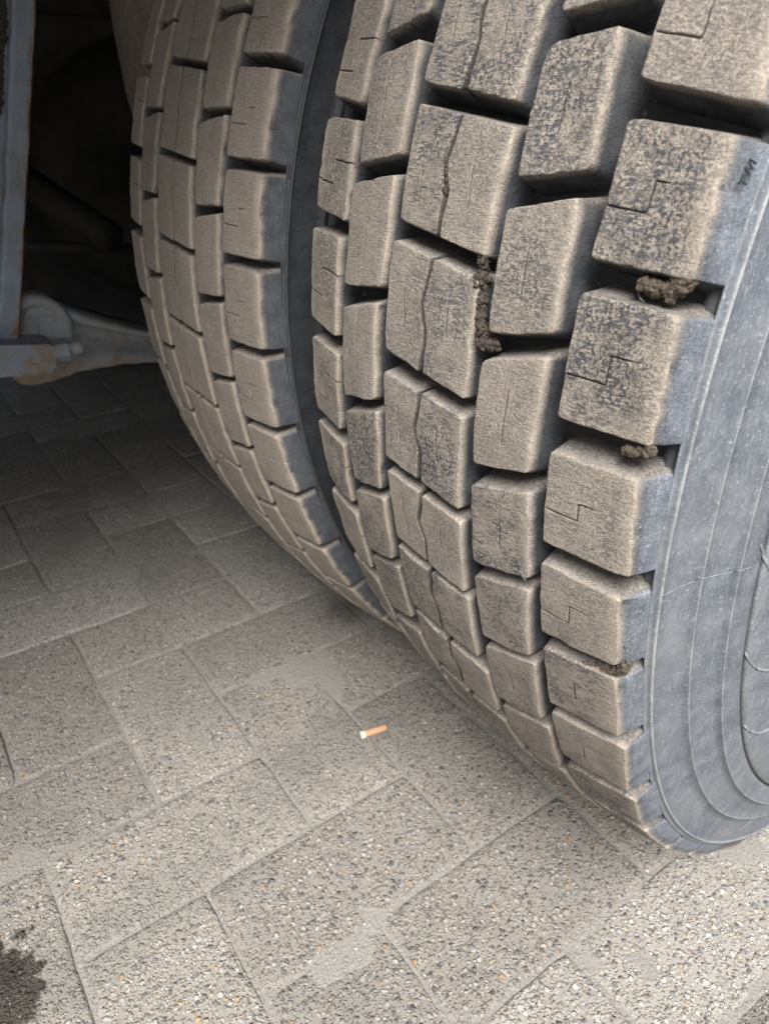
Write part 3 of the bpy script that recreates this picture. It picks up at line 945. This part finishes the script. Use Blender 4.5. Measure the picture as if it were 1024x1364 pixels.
# far trailing arm and tie rod, blackened to stand for the deep shade
p1, p2 = on_x(20, 327, -1.25), on_x(230, 333, -1.25)
def rod(name, a, b, r, mat, parent, seg=14):
    z = (b - a).normalized(); x = z.orthogonal().normalized(); y = z.cross(x)
    rg = [[tuple(c + (x * cos(2 * pi * k / seg) + y * sin(2 * pi * k / seg)) * r) for k in range(seg)] for c in (a, b)]
    return loft(name, rg, mat, parent, 0)
rod('tie_rod', p1, p2, 0.010, M_BLACK, truck)
q1, q2 = on_x(20, 232, -1.4), on_x(150, 318, -1.2)
rod('brake_pipe_guard', q1, q2, 0.03, M_BLACK, truck)

# ------------------------------------------------------------------ mud between the tread blocks, letters, whiskers
def on_tyre(u, v, sink=0.0, dist=0.0):
    """where the line of sight through a point of the tread meets the tread cylinder, sunk by some millimetres"""
    c, d = ray(u, v)
    c = c + Vector((dist, 0, 0))
    t = 0.1
    while t < 2:
        p = c + d * t
        if sqrt(p.y ** 2 + (p.z - R) ** 2) < r_top(p.x) - sink: return p - Vector((dist, 0, 0))
        t += 0.0005
    return c

cl1 = clump('mud_clump', [on_tyre(u, v, .0035) for u, v in ((645, 345), (642, 375), (640, 405), (642, 435), (648, 458), (660, 460))], 0.0034, 1500, 0.0012, M_MUD, 11)
tag(cl1, 'dark crumbly soil wedged in the groove beside a split centre block of the outer tyre', 'soil')
cl2 = clump('mud_clump', [on_tyre(u, v, .004) for u, v in ((856, 377), (875, 384), (895, 387), (912, 378), (920, 366))], 0.0034, 1000, 0.0015, M_MUD_MIX, 12)
tag(cl2, 'crumbly brown soil hanging under the second highest shoulder block of the outer tyre', 'soil')
cl3 = clump('mud_clump', [on_tyre(u, v, .003) for u, v in ((833, 600), (848, 603), (864, 602), (870, 594))], 0.0021, 420, 0.0012, M_MUD_MIX, 13)
tag(cl3, 'small tan crust of soil at a shoulder block corner, halfway down the outer tyre', 'soil')
cl4 = clump('mud_clump', [on_tyre(u, v, .003) for u, v in ((778, 883), (795, 890), (812, 896), (828, 893), (834, 886))], 0.0021, 700, 0.0012, M_MUD_MIX, 14)
tag(cl4, 'brown soil bridging two shoulder blocks low on the outer tyre', 'soil')
cl5 = clump('mud_clump', [on_tyre(u, v, .0008) for u, v in ((594, 208), (595, 225), (596, 245), (593, 258))], 0.0009, 160, 0.0011, M_MUD, 15)
tag(cl5, 'thin line of dark grit in the cut of a split centre block, upper outer tyre', 'soil')
st = clump('white_pebble', [on_tyre(643, 350, .003), on_tyre(643, 351, .003)], 0.0002, 1, 0.0028, M_WHITE, 16)
tag(st, 'tiny white stone stuck in the dark soil between tread blocks', 'stone')

# grit and dried crumbs lying in the grooves
rg = random.Random(31)
gv, gf = [], []
for k in range(900):
    th = rg.uniform(-0.6, 0.5)
    if rg.random() < 0.6: x = rg.choice((-0.0815, -0.0375, 0.0360, 0.0800)) + rg.gauss(0, 0.0022)
    else: x = rg.uniform(-0.12, 0.124)
    r_ = r_top(x) - depth(x) + 0.0003
    c = Vector((x, -r_ * cos(th), r_ * sin(th)))
    sz = 0.0005 + 0.0016 * rg.random() ** 2.5
    b = len(gv)
    for q in ((1, 0, 0), (-1, 0, .2), (0, 1, 0), (.2, -1, 0), (0, 0, 1), (0, 0.1, -1)):
        gv.append(c + Vector(q) * sz * rg.uniform(0.6, 1.3))
    gf += [tuple(b + j for j in t) for t in ((0, 2, 4), (2, 1, 4), (1, 3, 4), (3, 0, 4), (2, 0, 5), (1, 2, 5), (3, 1, 5), (0, 3, 5))]
tag(mesh('groove_grit', gv, gf, M_MUD_DRY, tyre_out, smooth=False), kind='stuff')

# TWI moulded on the shoulder beside the second highest shoulder block
def text_on(body, u0, v0, u1, v1, xs, size, parent, mat):
    a, b = on_x(u0, v0, xs), on_x(u1, v1, xs)
    ex = (b - a).normalized()
    out = Vector((1, 0, 0))
    rad = Vector((0, (a.y + b.y) / 2, (a.z + b.z) / 2 - R)).normalized()
    nrm = (out * 0.93 + rad * 0.36).normalized()
    nrm = (nrm - ex * nrm.dot(ex)).normalized()
    ey = nrm.cross(ex)
    cu = bpy.data.curves.new('lettering', 'FONT')
    cu.body = body
    cu.size = size
    cu.extrude = 0.0004
    cu.align_x = 'LEFT'
    cu.materials.append(mat)
    tmp = bpy.data.objects.new('lettering_curve', cu)
    COL.objects.link(tmp)
    S.view_layers[0].update()
    me = bpy.data.meshes.new_from_object(tmp.evaluated_get(bpy.context.evaluated_depsgraph_get()))
    bpy.data.objects.remove(tmp)
    bpy.data.curves.remove(cu)
    o = bpy.data.objects.new('lettering', me)
    COL.objects.link(o)
    m = Matrix((ex, ey, nrm)).transposed().to_4x4()
    o.parent = parent
    o.matrix_basis = Matrix.Translation(a - Vector((0, 0, R)) + nrm * 0.0002) @ m
    return o

text_on('TWI', 991, 251, 1006, 219, 0.1316, 0.0048, tyre_out, M_LETTER)

def rib_path(name, pts, r, mat, parent, org):
    vs, fs = [], []
    seg = 6
    for i, p in enumerate(pts):
        tq = (pts[min(i + 1, len(pts) - 1)] - pts[max(i - 1, 0)]).normalized()
        x = tq.orthogonal().normalized(); y = tq.cross(x)
        rr = r * (0.35 if i in (0, len(pts) - 1) else 1)
        for k in range(seg): vs.append(p + (x * cos(2 * pi * k / seg) + y * sin(2 * pi * k / seg)) * rr - org)
    for i in range(len(pts) - 1):
        for k in range(seg):
            a, b = i * seg + k, i * seg + (k + 1) % seg
            fs.append((a, b, b + seg, a + seg))
    return mesh(name, vs, fs, mat, parent, attr=[(0, .3, 0)] * len(vs))

def wall_x(r):
    pr = tyre_profile()
    for a, b in zip(pr, pr[1:]):
        if (a[1] - r) * (b[1] - r) <= 0 and a[0] > 0.128 and a[1] != b[1]:
            return a[0] + (b[0] - a[0]) * (r - a[1]) / (b[1] - a[1])
    return 0.13

def on_wall(u, v):
    c, d = ray(u, v)
    t = 0.1
    while t < 2:
        p = c + d * t
        r = sqrt(p.y ** 2 + (p.z - R) ** 2)
        if p.x < wall_x(max(0.30, min(0.4700, r))) and r < 0.47: return p
        t += 0.0004
    return c

def smooth_pts(px_, n=5):
    pts = []
    for a, b in zip(px_, px_[1:]):
        for j in range(n): pts.append((a[0] + (b[0] - a[0]) * j / n, a[1] + (b[1] - a[1]) * j / n))
    pts.append(px_[-1])
    return [on_wall(*p) for p in pts]

ORG_OUT = Vector((0, 0, R))
for pts in ([(872, 800), (900, 784), (930, 772), (960, 765), (985, 760), (1003, 755)],
            [(974, 1120), (984, 1108), (1000, 1094), (1024, 1080)]):
    rib_path('mould_seam', smooth_pts(pts), 0.00032, M_SIDE, tyre_out, ORG_OUT)
for pts in ([(992, 868), (997, 880), (1006, 890), (1018, 893), (1030, 892)], [(990, 966), (998, 974), (1010, 977), (1026, 970)], [(1012, 724), (1016, 740), (1024, 758), (1032, 765)]):
    rib_path('raised_crescent', smooth_pts(pts), 0.0010, M_SIDE, tyre_out, ORG_OUT)
for (u, v), sd_ in (((702, 778), 1), ((838, 872), 2), ((857, 402), 3)):
    a = on_tyre(u, v, .001)
    pts = [a + Vector((0.0022 * sin(k * .7 + sd_), -0.0006 * k, 0.0011 * k)) for k in range(6)]
    rib_path('rubber_whisker', pts, 0.00035, M_TREAD, tyre_out, ORG_OUT)

# ------------------------------------------------------------------ cigarette end on the paving
def on_ground(u, v, z=GZ):
    c, d = ray(u, v)
    return c + d * ((z - c.z) / d.z)

ca, cb = on_ground(480, 980, GZ + 0.0035), on_ground(514, 969, GZ + 0.0035)
cig = empty('cigarette_end', (ca + cb) / 2)
tag(cig, 'orange cigarette filter with a scrap of white paper lying on the paving', 'cigarette end')
ax = (cb - ca)
rotq = ax.to_track_quat('Y', 'Z')
cig.rotation_mode = 'QUATERNION'
cig.rotation_quaternion = rotq
hl = ax.length / 2
rc_ = 0.0042
lathe('filter', [(-hl * .62, rc_ * .98), (-hl * .2, rc_ * 1.03), (hl * .3, rc_ * .94), (hl * .95, rc_ * 1.0), (hl, rc_ * .9), (hl, 0.0003)], 'Y', M_FILTER, cig, None, 20)
lathe('paper', [(-hl, 0.0003), (-hl, rc_ * .8), (-hl * .97, rc_ * 1.05), (-hl * .8, rc_ * 1.1), (-hl * .62, rc_ * 1.02), (-hl * .60, rc_ * .9)], 'Y', M_PAPER, cig, None, 20)

# ------------------------------------------------------------------ loose grit blown over the paving
rn = random.Random(21)
gv, gf = [], []
for k in range(2600):
    u, v = rn.uniform(-60, 1060), rn.uniform(560, 1400)
    p = on_ground(u, v)
    if abs(p.y) < 0.42 and p.x < 0.13: continue
    if noise.noise((p.x * 9, p.y * 9, 0.5)) + rn.uniform(-.5, .5) < 0.05: continue
    sz = 0.0005 + 0.0016 * rn.random() ** 3
    b = len(gv)
    an = rn.random() * 6.28
    for (x, y, z) in ((1, 0, 0), (0.2, .9, 0), (-.9, .3, 0), (-.3, -.9, 0), (0.1, 0.1, .9)):
        x *= rn.uniform(.7, 1.3); y *= rn.uniform(.7, 1.3)
        gv.append((p.x + (x * cos(an) - y * sin(an)) * sz, p.y + (x * sin(an) + y * cos(an)) * sz, z * sz * rn.uniform(.7, 1.2) + 0.0002))
    gf += [(b, b + 1, b + 4), (b + 1, b + 2, b + 4), (b + 2, b + 3, b + 4), (b + 3, b, b + 4)]
grit = mesh('grit', gv, gf, M_GRIT, None, (0, 0, GZ), smooth=False)
tag(grit, 'fine loose grit scattered over the paving', 'grit', kind='stuff')
